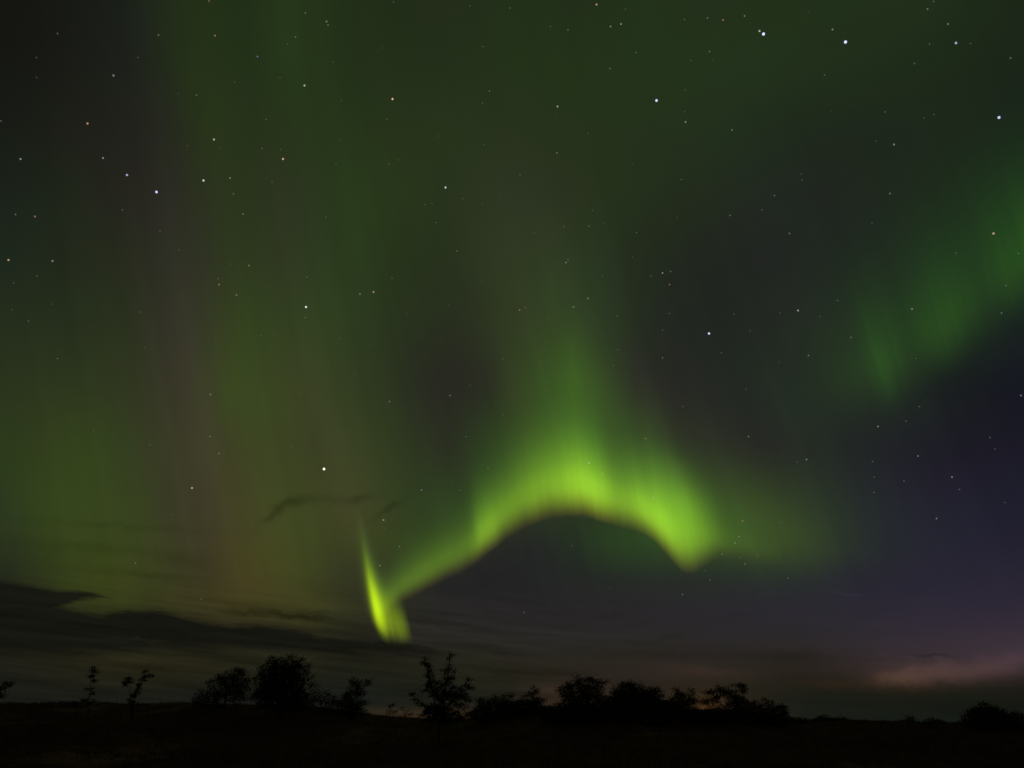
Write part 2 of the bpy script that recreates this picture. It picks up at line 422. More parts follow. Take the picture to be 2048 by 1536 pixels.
# dry grass and heather on the ground
GV, GF = [], []
for i in range(15000):
    a = random.uniform(-40, 40) * D2R
    r = 20 + 66 * random.random() ** 0.8
    x0, y0 = r * math.sin(a), r * math.cos(a)
    pat = math.sin(x0 * 0.35 + 2 * math.sin(y0 * 0.2)) + math.sin(y0 * 0.5 + x0 * 0.13)
    if random.random() > 0.55 + 0.25 * pat: continue
    z0 = terrain(x0, y0)
    hh = random.uniform(0.07, 0.22)
    for b in range(5):
        bx, by = x0 + random.gauss(0, 0.10), y0 + random.gauss(0, 0.10)
        h = hh * random.uniform(0.6, 1.2)
        lx, ly = random.gauss(0, 0.4) * h, random.gauss(0, 0.4) * h
        t = random.uniform(0, math.pi); wx, wy = 0.014 * math.cos(t), 0.014 * math.sin(t)
        k = len(GV)
        GV += [(bx - wx, by - wy, z0 - 0.04), (bx + wx, by + wy, z0 - 0.04),
               (bx + lx * .5 + wx * .6, by + ly * .5 + wy * .6, z0 + h * .6), (bx + lx * .5 - wx * .6, by + ly * .5 - wy * .6, z0 + h * .6),
               (bx + lx, by + ly, z0 + h)]
        GF += [(k, k + 1, k + 2, k + 3), (k + 3, k + 2, k + 4)]
tag(mesh_obj('grass', GV, GF, M_GRASS), 'short dry grass and heather over the dark foreground', 'grass', kind='stuff')

# ------------------------------------------------------------------ trees and shrubs
def tube(vs, fs, pts, r0, r1, sides=5):
    n = len(pts)
    base = len(vs)
    for i, p in enumerate(pts):
        t = (pts[min(i + 1, n - 1)] - pts[max(i - 1, 0)])
        if t.length < 1e-6: t = Vector((0, 0, 1))
        t.normalize()
        u = t.cross(Vector((0.31, 0.95, 0.07))).normalized()
        v = t.cross(u)
        r = r0 + (r1 - r0) * i / (n - 1)
        for k in range(sides):
            a = 2 * math.pi * k / sides
            vs.append(tuple(p + u * (r * math.cos(a)) + v * (r * math.sin(a))))
    for i in range(n - 1):
        for k in range(sides):
            a = base + i * sides + k; b = base + i * sides + (k + 1) % sides
            fs.append((a, b, b + sides, a + sides))
    vs.append(tuple(pts[-1])); tip = len(vs) - 1
    for k in range(sides):
        fs.append((base + (n - 1) * sides + k, base + (n - 1) * sides + (k + 1) % sides, tip))

def bend(a, b, n, wob):
    """a slightly crooked line from a to b"""
    L = (b - a).length
    o = [Vector((random.gauss(0, 1), random.gauss(0, 1), random.gauss(0, .5))) * wob * L for _ in range(2)]
    out = []
    for i in range(n + 1):
        t = i / n
        out.append(a.lerp(b, t) + o[0] * math.sin(math.pi * t) + o[1] * 0.5 * math.sin(2 * math.pi * t))
    return out

def leaves(P, L, W):
    """one small kite shaped leaf per point"""
    n = len(P)
    d = rng.normal(size=(n, 3)) * (1, 1, .6)
    d /= np.linalg.norm(d, axis=1)[:, None]
    t = np.cross(d, rng.normal(size=(n, 3)))
    t /= np.linalg.norm(t, axis=1)[:, None]
    L, W = L[:, None], W[:, None]
    v = np.stack([P - d * L * .5, P + t * W * .5 - d * L * .05, P + d * L * .5, P - t * W * .5 - d * L * .05], 1)
    return v.reshape(-1, 3).tolist(), np.arange(4 * n).reshape(-1, 4).tolist()

def plant(name, label, cat, group, dist, base_px, blobs, stems=None, dens=1.0, leaf_l=0.12, clump=0.16, r0=0.05, mat=None, parts=('stem', 'foliage'), depth=0.8):
    b = at(base_px, HORIZON, dist)
    base = Vector((b.x, dist, terrain(b.x, dist)))
    root = bpy.data.objects.new(name, None)
    root.empty_display_size = 0.3
    COL.objects.link(root)
    root.location = base
    tag(root, label, cat, group)
    sv, sf, pts_all = [], [], []
    pxm = dist / FPX                                            # metres per photo pixel there
    skeleton = []
    foot = Vector((0, 0, -0.12))
    if stems:
        for line in stems:
            pts = []
            for i, q in enumerate(line):
                p = at(q[0], q[1], dist) - base
                p.y += random.gauss(0, .06) * i
                pts.append(p)
            if line[0] == stems[0][0] or len(line) > 4: pts = [foot + Vector((random.gauss(0, .04), random.gauss(0, .04), 0))] + pts
            fine = []
            for i in range(len(pts) - 1): fine += bend(pts[i], pts[i + 1], 3, .04)[:-1]
            fine.append(pts[-1])
            tube(sv, sf, fine, r0, r0 * .25)
            skeleton += fine
    else:
        trunk_top = at(base_px, min(q[1] for q in blobs) * .45 + max(q[1] for q in blobs) * .55, dist) - base
        tr = bend(foot, trunk_top, 6, .04)
        tube(sv, sf, tr, r0 * 1.3, r0 * .6, 6)
        skeleton += tr
        for (cx, cy, rx, ry) in blobs:
            c = at(cx, cy, dist) - base
            c.y += random.uniform(-1, 1) * rx * pxm * .5
            st = tr[random.randint(1, 5)]
            ln = bend(st, c, 6, .07)
            tube(sv, sf, ln, r0 * .6, r0 * .15, 4)
            skeleton += ln
    for (cx, cy, rx, ry) in blobs:
        c = at(cx, cy, dist) - base
        RX, RZ = rx * pxm, ry * pxm
        RY = max(RX * depth, .12)
        area = math.pi * RX * RZ
        ncl = max(3, int(area / (clump * clump) * 1.0 * max(.6, RY / .5) ** .5))
        for _ in range(ncl):
            while True:
                p = Vector((random.uniform(-1, 1), random.uniform(-1, 1), random.uniform(-1, 1)))
                if p.length < 1: break
            q = c + Vector((p.x * RX, p.y * RY, p.z * RZ))
            near = min(random.sample(skeleton, min(14, len(skeleton))), key=lambda s: (s - q).length)
            if (near - q).length < 2.2:
                tube(sv, sf, bend(near, q, 3, .06), r0 * .16, .005, 3)
            nl = max(4, int(random.uniform(14, 38) * dens))
            pts_all.append(np.array(q) + rng.normal(size=(nl, 3)) * (clump * .85, clump * .7, clump * .5))
    P = np.concatenate(pts_all)
    L = leaf_l * .74 * rng.uniform(.55, 1.3, len(P))
    lv, lf = leaves(P, L, L * rng.uniform(.42, .62, len(P)))
    mesh_obj(parts[0], sv, sf, M_BARK, root)
    mesh_obj(parts[1], lv, lf, mat or M_LEAF, root)
    return root

SHR = 'shrubs along the skyline'
TRK = ('trunk', 'crown')
plant('shrub', 'leafy twigs reaching in at the left edge of the photo', 'shrub', SHR, 40, -30,
      [(14,1369,12,4),(22,1366,7,3),(4,1376,9,4),(3,1391,7,4),(-12,1382,14,14),(-30,1398,18,18)],
      [[(-28,1440),(-12,1400),(2,1380),(22,1367)],[(-28,1440),(-20,1405),(4,1391)]], dens=.8, leaf_l=.11, clump=.10, r0=.02)
plant('sapling', 'thin single stemmed sapling with tufted leaves far left on the ridge', 'sapling', 'saplings on the left ridge', 46, 176,
      [(186,1337,6,4),(191,1343,8,3),(182,1342,5,3),(180,1352,8,3),(188,1353,5,3),(187,1362,11,3),(177,1378,9,3),(184,1387,8,3),(171,1399,8,4),(179,1404,8,5)],
      [[(177,1425),(178,1398),(181,1375),(183,1355),(187,1334)]], dens=.7, leaf_l=.11, clump=.09, r0=.022)
plant('sapling', 'forked sapling spreading in a V shape on the left ridge', 'sapling', 'saplings on the left ridge', 45, 264,
      [(256,1357,7,4),(248,1364,6,3),(262,1363,9,3),(252,1370,6,4),(291,1343,8,3),(302,1351,7,2.5),(295,1352,6,3),(286,1358,8,4),(280,1370,7,5),(277,1380,6,4),(266,1391,8,4),(273,1386,7,4),(262,1402,7,5),(268,1408,6,4),(288,1411,12,2)],
      [[(264,1425),(264,1408),(259,1388),(256,1372),(255,1354)],[(264,1408),(272,1390),(281,1370),(289,1355),(300,1346)]], dens=.75, leaf_l=.11, clump=.09, r0=.025)
plant('plant', 'tiny reddish tuft of leaves beside the thin sapling', 'plant', None, 45, 151,
      [(150,1407,7,5),(155,1412,9,3)], dens=.5, leaf_l=.08, clump=.08, r0=.012, mat=M_REDLEAF)
plant('shrub', 'rounded dense shrub leaning against the left of the tallest tree', 'shrub', SHR, 56, 450,
      [(472,1344,17,9),(487,1350,13,13),(452,1354,19,11),(432,1362,15,10),(470,1368,32,16),(398,1390,12,8),(388,1398,6,10),(424,1388,22,14),(455,1390,30,15),(485,1385,18,18),(407,1405,18,7),(430,1414,26,8),(478,1412,10,6)],
      dens=.85, r0=.05)
plant('tree', 'tallest bushy tree with a dense broad crown on the left', 'tree', None, 54, 562,
      [(570,1330,38,14),(545,1345,28,20),(590,1343,25,18),(560,1362,46,24),(530,1370,20,26),(594,1372,19,18),(560,1392,48,22),(525,1398,24,20),(598,1398,28,16),(545,1313,9,4),(578,1312,15,4),(604,1317,9,5),(521,1338,9,6),(534,1325,9,5),(619,1331,7,5),(628,1352,7,5),(507,1356,6,8),(622,1372,7,6),(511,1390,8,9),(552,1320,8,4),(612,1345,6,8),(565,1415,55,12)],
      dens=.72, r0=.10, parts=TRK, leaf_l=.12)
plant('shrub', 'low loose shrub just right of the tallest tree', 'shrub', SHR, 60, 640,
      [(625,1369,9,4),(636,1374,5,3),(632,1386,18,8),(660,1386,12,6),(652,1399,28,9),(620,1404,24,12),(670,1408,20,8),(640,1420,30,9)], dens=.55, r0=.03)
plant('shrub', 'narrow upright shrub with a flat side branch at its top', 'shrub', SHR, 55, 704,
      [(706,1359,10,6),(722,1367,18,5),(738,1362,7,3),(711,1376,16,9),(703,1391,18,9),(722,1390,12,8),(692,1406,24,10),(714,1408,20,12),(698,1424,34,10)], dens=1.3, r0=.045)
plant('plant', 'small upright weed standing in the orange gap', 'plant', 'weeds in the gap', 52, 782,
      [(785,1408,4,5),(781,1416,6,4),(778,1424,7,4),(788,1425,6,4)], dens=.5, leaf_l=.09, clump=.09, r0=.012)
plant('plant', 'low spreading weed at the left foot of the twin stemmed tree', 'plant', 'weeds in the gap', 51, 812,
      [(803,1414,6,3),(812,1421,6,4),(821,1426,5,4),(810,1431,9,3)], dens=.45, leaf_l=.09, clump=.09, r0=.012)
plant('young_tree', 'twin stemmed young tree with open leafy branches near the middle', 'tree', None, 42, 879,
      [(851,1322,6,6),(847,1330,5,4),(856,1333,8,7),(859,1346,8,9),(862,1360,10,10),(857,1373,9,8),(868,1386,13,9),(849,1382,9,5),(876,1372,8,8),
       (903,1310,6,4),(897,1319,5,5),(897,1335,7,7),(886,1341,8,4),(908,1343,5,4),(899,1352,10,8),(891,1365,12,9),(897,1380,14,11),(882,1392,15,9),(905,1394,14,11),
       (917,1380,10,8),(932,1372,8,5),(936,1357,6,2.5),(945,1376,4,2.5),(926,1394,10,8),(915,1407,12,7),(936,1398,6,6),
       (823,1388,6,3),(833,1398,7,4),(841,1407,8,5),(852,1416,10,6),(860,1427,14,7),(850,1434,12,5),(880,1412,20,12),(903,1425,14,9),(928,1413,9,4),(876,1424,26,10),(893,1437,36,9),(930,1430,14,7),(862,1440,16,5)],
      [[(878,1445),(869,1405),(862,1365),(857,1345),(850,1318)],[(880,1445),(887,1405),(893,1365),(897,1340),(902,1308)],
       [(876,1440),(855,1418),(838,1402),(821,1387)],[(884,1425),(908,1400),(924,1382),(945,1374)],[(870,1430),(885,1405),(912,1385),(937,1357)]],
      dens=1.15, leaf_l=.105, clump=.11, r0=.04, parts=TRK)
plant('shrub', 'low wide shrub right of the twin stemmed tree', 'shrub', SHR, 58, 985,
      [(966,1404,13,8),(985,1397,12,6),(1010,1395,11,6),(1022,1390,5,4),(1000,1410,32,10),(960,1424,24,12),(1030,1411,18,9),(990,1428,50,16),(1005,1440,50,12)], dens=1.3, r0=.045)
plant('shrub', 'small shrub with a single pointed tuft on top', 'shrub', SHR, 60, 1064,
      [(1069,1380,7,9),(1064,1390,8,7),(1056,1401,20,9),(1078,1402,13,10),(1052,1418,38,15),(1070,1436,40,14)], dens=1.35, r0=.045)
plant('shrub', 'tall spreading shrub with feathery top in the middle of the row', 'shrub', SHR, 52, 1165,
      [(1158,1358,13,7),(1180,1359,12,8),(1140,1370,16,9),(1164,1375,28,13),(1195,1367,14,9),(1211,1362,8,4),(1126,1381,10,8),(1150,1390,30,13),(1188,1386,22,11),(1138,1410,22,16),(1178,1413,44,22),(1210,1412,22,14),(1170,1438,60,16)], dens=1.3, r0=.06)
plant('shrub', 'domed dense shrub with a rounded knob on top', 'shrub', SHR, 54, 1265,
      [(1257,1366,13,6),(1242,1376,14,9),(1270,1377,18,9),(1255,1391,38,14),(1298,1384,14,8),(1312,1381,9,7),(1290,1399,40,14),(1230,1402,20,14),(1262,1425,66,22)], dens=1.8, r0=.06)
plant('shrub', 'small spiky shrub between the domed and the long branched shrubs', 'shrub', SHR, 56, 1362,
      [(1352,1379,7,5),(1364,1388,16,8),(1384,1384,12,6),(1358,1402,24,9),(1388,1403,22,9),(1350,1420,36,15),(1345,1436,40,14)], dens=1.4, r0=.045)
plant('shrub', 'wide shrub with long slanting branches over an orange gap', 'shrub', SHR, 55, 1468,
      [(1420,1385,16,5),(1442,1377,16,6),(1476,1371,14,5),(1487,1381,9,7),(1457,1389,20,8),(1472,1399,20,9),(1430,1397,14,6),(1416,1403,10,5),(1488,1411,20,13),(1460,1412,16,5),(1450,1428,70,7),(1470,1440,70,12)], dens=1.25, r0=.05, clump=.14)
plant('shrub', 'sloping shrub at the right end of the dense row', 'shrub', SHR, 58, 1540,
      [(1510,1410,13,9),(1534,1406,14,8),(1555,1417,17,9),(1571,1428,11,9),(1530,1428,40,14),(1545,1442,45,12)], dens=1.3, r0=.045)
plant('shrub', 'low dense shrub filling the foot of the row under the tall feathery shrub', 'shrub', SHR, 50, 1110,
      [(1090,1424,22,8),(1120,1418,26,10),(1150,1424,30,10),(1130,1436,50,12)], dens=1.3, r0=.03)
plant('shrub', 'low dense shrub filling the foot of the row under the slanting branches', 'shrub', SHR, 50, 1405,
      [(1345,1412,30,10),(1380,1424,30,8),(1420,1428,34,7),(1460,1424,26,8),(1400,1438,70,12)], dens=1.3, r0=.03)
plant('shrub', 'low dense shrub filling the foot of the row below the domed shrub', 'shrub', SHR, 50, 1270,
      [(1225,1410,24,10),(1262,1414,30,10),(1305,1410,30,10),(1330,1416,22,8),(1270,1432,70,14)], dens=1.3, r0=.03)
plant('shrub', 'low distant shrub nearest the right end of the dense row', 'shrub', 'low distant shrubs', 74, 1600,
      [(1592,1439,13,4),(1608,1441,11,4),(1600,1446,26,6)], dens=1.3, r0=.03)
plant('shrub', 'low distant shrub on the left shoulder of the small hump', 'shrub', 'low distant shrubs', 75, 1655,
      [(1650,1437,16,5),(1635,1440,13,5),(1682,1438,12,5),(1660,1444,42,6)], dens=1.3, r0=.03)
plant('shrub', 'low distant shrub just beyond the right side of the hump', 'shrub', 'low distant shrubs', 74, 1816,
      [(1816,1437,10,5),(1806,1443,12,5),(1824,1446,16,6)], dens=1.4, r0=.03)
plant('shrub', 'flat low shrub left of the big right hand shrub', 'shrub', 'low distant shrubs', 73, 1866,
      [(1862,1442,13,5),(1880,1444,12,5),(1868,1450,28,6)], dens=1.4, r0=.03)
plant('shrub', 'broad dark shrub with a peaked top near the right edge', 'shrub', SHR, 56, 1972,
      [(1971,1408,7,5),(1962,1416,13,7),(1983,1417,13,6),(1952,1424,18,8),(1988,1424,22,9),(1965,1435,36,12),(2006,1429,20,8),(2030,1436,18,9),(1932,1438,15,6),(1990,1450,64,12)], dens=1.5, r0=.06)

# ------------------------------------------------------------------ aurora
def smooth_rows(rows, n):
    """Catmull-Rom through the key columns"""
    a = np.array(rows, float)
    t = np.linspace(0, len(a) - 1, n)
    out = []
    for s in t:
        i = min(int(s), len(a) - 2); f = s - i
        p0, p1, p2, p3 = a[max(i - 1, 0)], a[i], a[i + 1], a[min(i + 2, len(a) - 1)]
        out.append(.5 * (2 * p1 + (p2 - p0) * f + (2 * p0 - 5 * p1 + 4 * p2 - p3) * f * f + (3 * p1 - p0 - 3 * p2 + p3) * f ** 3))
    return np.array(out), t / (len(a) - 1)

def curtain(name, cols, mat, parent=None, nu=200, nv=48, fold=0.0):
    """a hanging sheet of light: each key column = foot bearing, top bearing, distance"""
    c, us = smooth_rows(cols, nu)
    vs, fs, uv = [], [], []
    for i in range(nu):
        bx, by, tx, ty, dist = c[i]
        for j in range(nv):
            v = j / (nv - 1)
            d = direction(bx + (tx - bx) * v, by + (ty - by) * v)
            vs.append(tuple(EYE + d * (dist + fold * math.sin(us[i] * 40))))
            uv.append((us[i], v))
    for i in range(nu - 1):
        for j in range(nv - 1):
            a = i * nv + j
            fs.append((a, a + nv, a + nv + 1, a + 1))
    o = mesh_obj(name, vs, fs, mat, parent, True)
    layer = o.data.uv_layers.new(name='UVMap')
    idx = np.empty(len(o.data.loops), int)
    o.data.loops.foreach_get('vertex_index', idx)
    layer.data.foreach_set('uv', np.array(uv)[idx].ravel())
    return o

def aurora_mat(name, along, height, gain, ray_scale, ray_amp, ragged=0.0):
    m, q, out = new_mat(name)
    t = q.n('ShaderNodeUVMap'); t.uv_map = 'UVMap'
    sp = q.n('ShaderNodeSeparateXYZ'); q.put(sp.inputs[0], t.outputs[0])
    a = q.ramp(sp.outputs[0], along, 'B_SPLINE')
    v = sp.outputs[1]
    if ragged:
        edge = q.noise(q.xyz(sp.outputs[0], 3.3), ray_scale * .6, 4.0, 0.6)
        v = q.math('MULTIPLY_ADD', q.math('SUBTRACT', edge, .5), ragged * 2, v)
        v = q.math('MAXIMUM', v, 0.0)
    h = q.ramp(v, height, 'B_SPLINE')
    r = q.noise(q.xyz(sp.outputs[0], q.math('MULTIPLY', sp.outputs[1], 0.02)), ray_scale, 3.0, 0.6)
    rg = q.math('MAXIMUM', q.math('MULTIPLY_ADD', q.math('SUBTRACT', r, .5), ray_amp, 1.0), 0.0)
    e = q.n('ShaderNodeEmission')
    q.put(e.inputs[0], q.vec('MULTIPLY', a, h))
    q.put(e.inputs[1], q.math('MULTIPLY', rg, gain))
    tr = q.n('ShaderNodeBsdfTransparent')
    ad = q.n('ShaderNodeAddShader')
    q.nt.links.new(e.outputs[0], ad.inputs[0]); q.nt.links.new(tr.outputs[0], ad.inputs[1])
    q.nt.links.new(ad.outputs[0], out.inputs[0])
    return m

ARCH = [ # foot x,y   top x,y   intensity
 (748,1246, 720,1080, 0),(765,1238, 732,1050, .10),(785,1222, 750,1010, .19),(805,1206, 768,980, .22),(835,1191, 795,940, .245),(905,1156, 862,870, .24),(935,1140, 890,850, .25),
 (952,1130, 908,835, .30),(962,1122, 916,810, .48),(975,1110, 926,780, .60),(990,1098, 940,750, .56),(1010,1082, 960,710, .42),(1035,1066, 984,660, .43),(1060,1052, 1008,620, .50),(1090,1041, 1037,590, .54),(1120,1035, 1066,572, .66),
 (1145,1034, 1091,568, .82),(1170,1036, 1116,570, .97),(1192,1041, 1138,580, 1.05),(1215,1048, 1158,595, .88),(1240,1055, 1178,625, .58),(1265,1061, 1200,650, .58),(1290,1070, 1222,660, .74),(1312,1085, 1236,660, .80),(1332,1110, 1262,640, .86),
 (1350,1130, 1284,640, .76),(1369,1146, 1302,640, .60),(1391,1146, 1318,690, .43),(1414,1132, 1336,750, .30),(1440,1120, 1356,800, .17),(1470,1122, 1400,840, .07),(1570,1140, 1510,880, 0)]
n_ = len(ARCH) - 1
M_ARCH = aurora_mat('aurora_arch_light', [(i / n_, c[4]) for i, c in enumerate(ARCH)],
    [(p, (r * f, f, b * f)) for p, f, r, b in ((0,0,1,0),(.015,.05,1.4,.1),(.045,.24,.8,.03),(.085,.72,.58,.03),(.12,1.0,.50,.03),(.15,1.06,.48,.03),(.19,.92,.46,.03),(.235,.66,.44,.04),(.30,.38,.40,.05),(.37,.20,.38,.06),(.44,.10,.36,.07),(.52,.045,.36,.08),(.64,.014,.36,.1),(.80,0,.4,.1),(1,0,.4,0))],
    .56, 26.0, .34, .025)
aur = bpy.data.objects.new('aurora', None)
COL.objects.link(aur)
aur.location = (0, 0, 0)
tag(aur, 'bright green aurora arch with a glowing yellow green pillar at its left foot', 'aurora', 'auroras')
curtain('arch', [(c[0], c[1], c[2], c[3], 7000 + 500 * math.cos(i * .35)) for i, c in enumerate(ARCH)], M_ARCH, aur, 320, 60)
PIL = [(728,1240, 682,960),(742,1258, 699,985),(756,1274, 714,1010),(770,1286, 727,1040),(784,1292, 744,1070),(796,1294, 760,1100),(807,1294, 776,1125),(818,1293, 790,1145),(830,1292, 802,1165)]
M_PIL = aurora_mat('aurora_pillar_light', [(0,0),(.12,.01),(.20,.16),(.27,.95),(.34,1.05),(.41,.75),(.49,.32),(.62,.23),(.76,.22),(.86,.14),(.95,.02),(1,0)],
    [(0,(0,0,0)),(.05,(.02,.03,0)),(.10,(.20,.28,0)),(.17,(.48,.72,0)),(.27,(.60,.92,0)),(.38,(.46,.74,0)),(.50,(.19,.34,.002)),(.64,(.05,.10,.008)),(.80,(.015,.026,.006)),(1,(0,0,0))],
    .93, 10.0, .5, .03)
curtain('pillar', [(*c, 6600) for c in PIL], M_PIL, aur, 90, 60)

FOLD = [(1285,1120, 1215,860),(1320,1122, 1250,860),(1355,1128, 1285,865),(1390,1130, 1320,870),(1425,1126, 1358,880),(1460,1120, 1396,890),(1490,1115, 1430,900)]
M_FOLD = aurora_mat('aurora_fold_light', [(0,0),(.14,.10),(.30,.45),(.46,.95),(.58,1.05),(.68,.55),(.80,.16),(.92,.02),(1,0)],
    [(0,(0,0,0)),(.10,(.004,.010,0)),(.22,(.050,.115,.002)),(.36,(.105,.250,.004)),(.50,(.100,.235,.006)),(.64,(.050,.120,.006)),(.80,(.015,.036,.003)),(.93,(0,.003,0)),(1,(0,0,0))],
    .88, 7.0, .3)
curtain('fold', [(*c, 6800) for c in FOLD], M_FOLD, aur, 80, 50)
EAST = [(1560,960, 1430,560, 0),(1620,930, 1500,540, .10),(1660,900, 1545,520, .05),(1705,870, 1590,500, .16),(1750,840, 1640,490, .30),(1778,834, 1672,480, .80),(1797,826, 1692,470, 1.25),(1813,812, 1710,460, .95),(1840,796, 1738,440, .40),(1870,782, 1768,420, .70),(1900,765, 1798,400, 1.0),(1930,742, 1828,370, 1.05),(1962,712, 1860,340, .60),(2005,680, 1902,300, .45),(2050,650, 1945,260, 1.15),(2110,600, 2000,210, 1.2),(2180,550, 2060,160, .6),(2260,500, 2140,110, 0)]
n_ = len(EAST) - 1
M_EAST = aurora_mat('aurora_east_light', [(i / n_, c[4]) for i, c in enumerate(EAST)],
    [(0,(0,0,0)),(.08,(.000,.003,.000)),(.20,(.007,.030,.001)),(.30,(.008,.040,.001)),(.42,(.005,.028,.001)),(.60,(.002,.012,.0005)),(.80,(0,.003,0)),(1,(0,0,0))],
    1.1, 26.0, .9, .03)
e_ = curtain('aurora', [(*c[:4], 7600) for c in EAST], M_EAST, None, 160, 40)
tag(e_, 'dim green aurora patch at the right edge of the sky', 'aurora', 'auroras')

# ------------------------------------------------------------------ stars
STARS = """115 67 1 w;73 115 .7 w;73 155 .6 w;317 70 1.5 o;430 71 2 o;418 2 1.5 o;276 115 .8 w;227 151 2 w;469 164 .8 y;393 190 1.3 y;356 187 .6 y;175 247 2.5 o;2 242 1 w;428 279 2.5 w;375 291 .8 y;440 295 .6 y;41 318 2 w;206 316 2 w;254 350 3 b;407 361 3 w;460 356 1.7 y;313 384 4 b;
611 26 1.5 o;653 43 1.8 w;656 50 1.5 o;591 74 1.6 o;575 88 .8 y;515 113 1.8 b;667 124 1.1 o;609 171 2.5 w;785 198 3.2 o;683 201 .8 w;532 239 1.3 o;774 238 1 w;778 328 1.3 o;796 320 .7 w;524 297 1 w;561 299 .7 w;566 318 3 o;672 328 1 o;544 364 .9 y;891 375 3 w;876 272 1 o;979 182 1.3 w;965 206 .9 w;966 93 1 w;1020 16 1 w;787 4 .9 w;940 12 .7 w;765 96 .7 o;968 289 .7 w;680 280 .6 y;560 155 .7 y;
1193 9 2.5 o;1221 53 1.8 w;1242 48 2 w;1136 60 1.2 y;1101 53 1.1 y;1251 18 .8 w;1369 39 1.1 w;1415 36 1.2 w;1446 40 2 o;1489 32 1.4 w;1527 68 5 b;1519 62 2.5 w;1419 103 1.3 w;1382 121 1 y;1425 119 .6 w;1220 137 1.4 o;1272 105 .9 w;1313 201 4.5 b;1115 213 2.3 w;1371 244 1.9 w;1464 260 1.6 w;1114 306 1.7 o;1176 267 .8 y;1370 180 .8 w;1369 223 .7 w;1265 329 .7 o;1362 359 1 y;1040 350 .9 w;1110 229 .6 o;
1691 84 5 b;1665 59 1.7 w;1912 86 3 b;1855 18 1.5 y;1867 3 1 w;1896 48 1.4 w;1859 88 1.1 w;1941 87 .8 w;2021 116 1.3 w;1829 127 1.2 o;1649 150 1.1 w;1998 235 4 b;1770 224 .9 w;1848 236 1.1 o;1868 229 .9 o;1788 289 2 y;1752 282 .8 w;1603 348 .8 w;1604 360 .8 w;1662 222 .6 o;1618 25 .6 w;
31 429 1.5 o;70 433 2 o;467 388 1.2 w;486 428 1.4 y;17 520 2.4 o;105 522 2.1 w;245 420 .9 w;320 462 1 y;358 500 .8 w;74 552 1.1 w;27 566 .8 w;461 528 1 o;498 531 2 o;438 569 1.7 y;436 557 1 w;473 590 1.9 o;363 587 .6 y;280 624 1.1 y;57 642 1 w;105 608 .6 w;208 612 .6 y;290 695 .8 y;115 717 1.2 o;24 620 .6 w;
652 434 1 w;850 409 1 y;864 407 .7 w;925 397 .9 y;965 408 .8 y;998 394 .6 w;872 445 1 w;914 502 1.6 o;720 467 .7 o;614 554 1 w;784 556 .9 w;720 588 1.8 w;747 584 2.4 o;612 614 3.5 w;611 635 1.6 o;898 611 .7 w;815 627 .6 w;680 677 .7 y;522 671 .9 y;545 669 .6 y;710 748 .8 w;1005 718 1.1 w;739 692 .6 w;963 562 .6 w;
1460 431 1.3 w;1355 435 1.1 o;1207 446 .9 o;1178 452 1.3 w;1128 453 .9 w;1273 465 1 w;1068 466 .7 w;1132 525 1.8 w;1136 519 1.2 w;1265 514 .8 o;1325 546 2.1 w;1341 543 1.3 w;1302 552 1.2 o;1339 569 1.8 o;1205 553 .7 w;1176 597 1.8 w;1147 614 1.7 w;1039 620 1.9 o;1050 615 1.2 o;1098 634 .9 y;1235 632 .9 w;1339 627 1 w;1325 660 1.1 w;1418 667 4 b;1468 628 .8 w;1500 662 .8 w;1235 700 1.1 w;1325 716 1.6 o;1227 731 1.1 y;1443 706 .9 w;1524 420 .9 w;1185 421 .8 w;
1549 391 1.2 w;1780 387 1.4 y;1744 446 .8 w;1579 467 1.7 o;1987 467 2.7 o;1912 506 1.1 w;2037 507 .9 w;2012 571 1 w;1675 601 1 w;1596 621 2.3 w;1824 618 1.7 w;2003 626 1.3 w;1640 633 .8 w;1702 675 1.5 o;1617 711 1.7 o;1560 626 .7 w;1558 724 .6 w;1832 717 .8 y;
421 789 1.7 y;420 873 1.6 y;438 907 1.6 w;384 976 2.4 w;381 917 1.1 o;300 889 1 w;187 861 .8 w;343 1029 .8 w;271 1126 1.3 w;492 869 .6 w;402 1198 1.1 y;332 833 .6 w;
648 938 5 g;779 803 1.5 w;900 791 1.6 w;598 788 1 y;583 893 1 w;767 1040 2.3 o;843 980 1.4 w;932 873 1 w;940 771 .8 w;795 937 .8 w;976 935 .9 w;799 1093 1.3 w;760 1131 1.8 o;1005 829 1 w;920 980 .9 w;770 1058 .8 w;905 963 .6 w;1000 957 .6 w;
1291 877 1.8 o;1497 873 1.5 w;1178 926 2 w;1205 947 1.6 y;1307 995 1.4 w;1485 1042 2 o;1478 1073 1.5 w;1470 1086 1.5 w;1444 1108 1.2 w;1481 1115 1.1 w;1490 1128 1.6 o;1515 1110 1.1 w;1366 813 .9 w;1144 1091 .7 w;1492 778 .7 w;1410 1141 .8 w;
2042 791 1.5 w;1839 813 1 w;1756 853 1.7 w;1812 842 1.1 w;1613 919 1.8 w;1594 924 .7 w;1745 923 1.1 w;1748 954 1 w;1836 912 1.4 w;1904 954 1.7 w;1808 962 1 w;1748 985 1 w;1919 979 .9 w;1873 1037 1.4 w;1562 1045 1 y;1980 875 .9 w;1990 898 .7 w;2010 1005 .8 w;
1365 1189 1.2 w;1048 1225 1 w;1576 1156 1.1 w;1420 1160 .9 w;1220 1175 .6 w"""
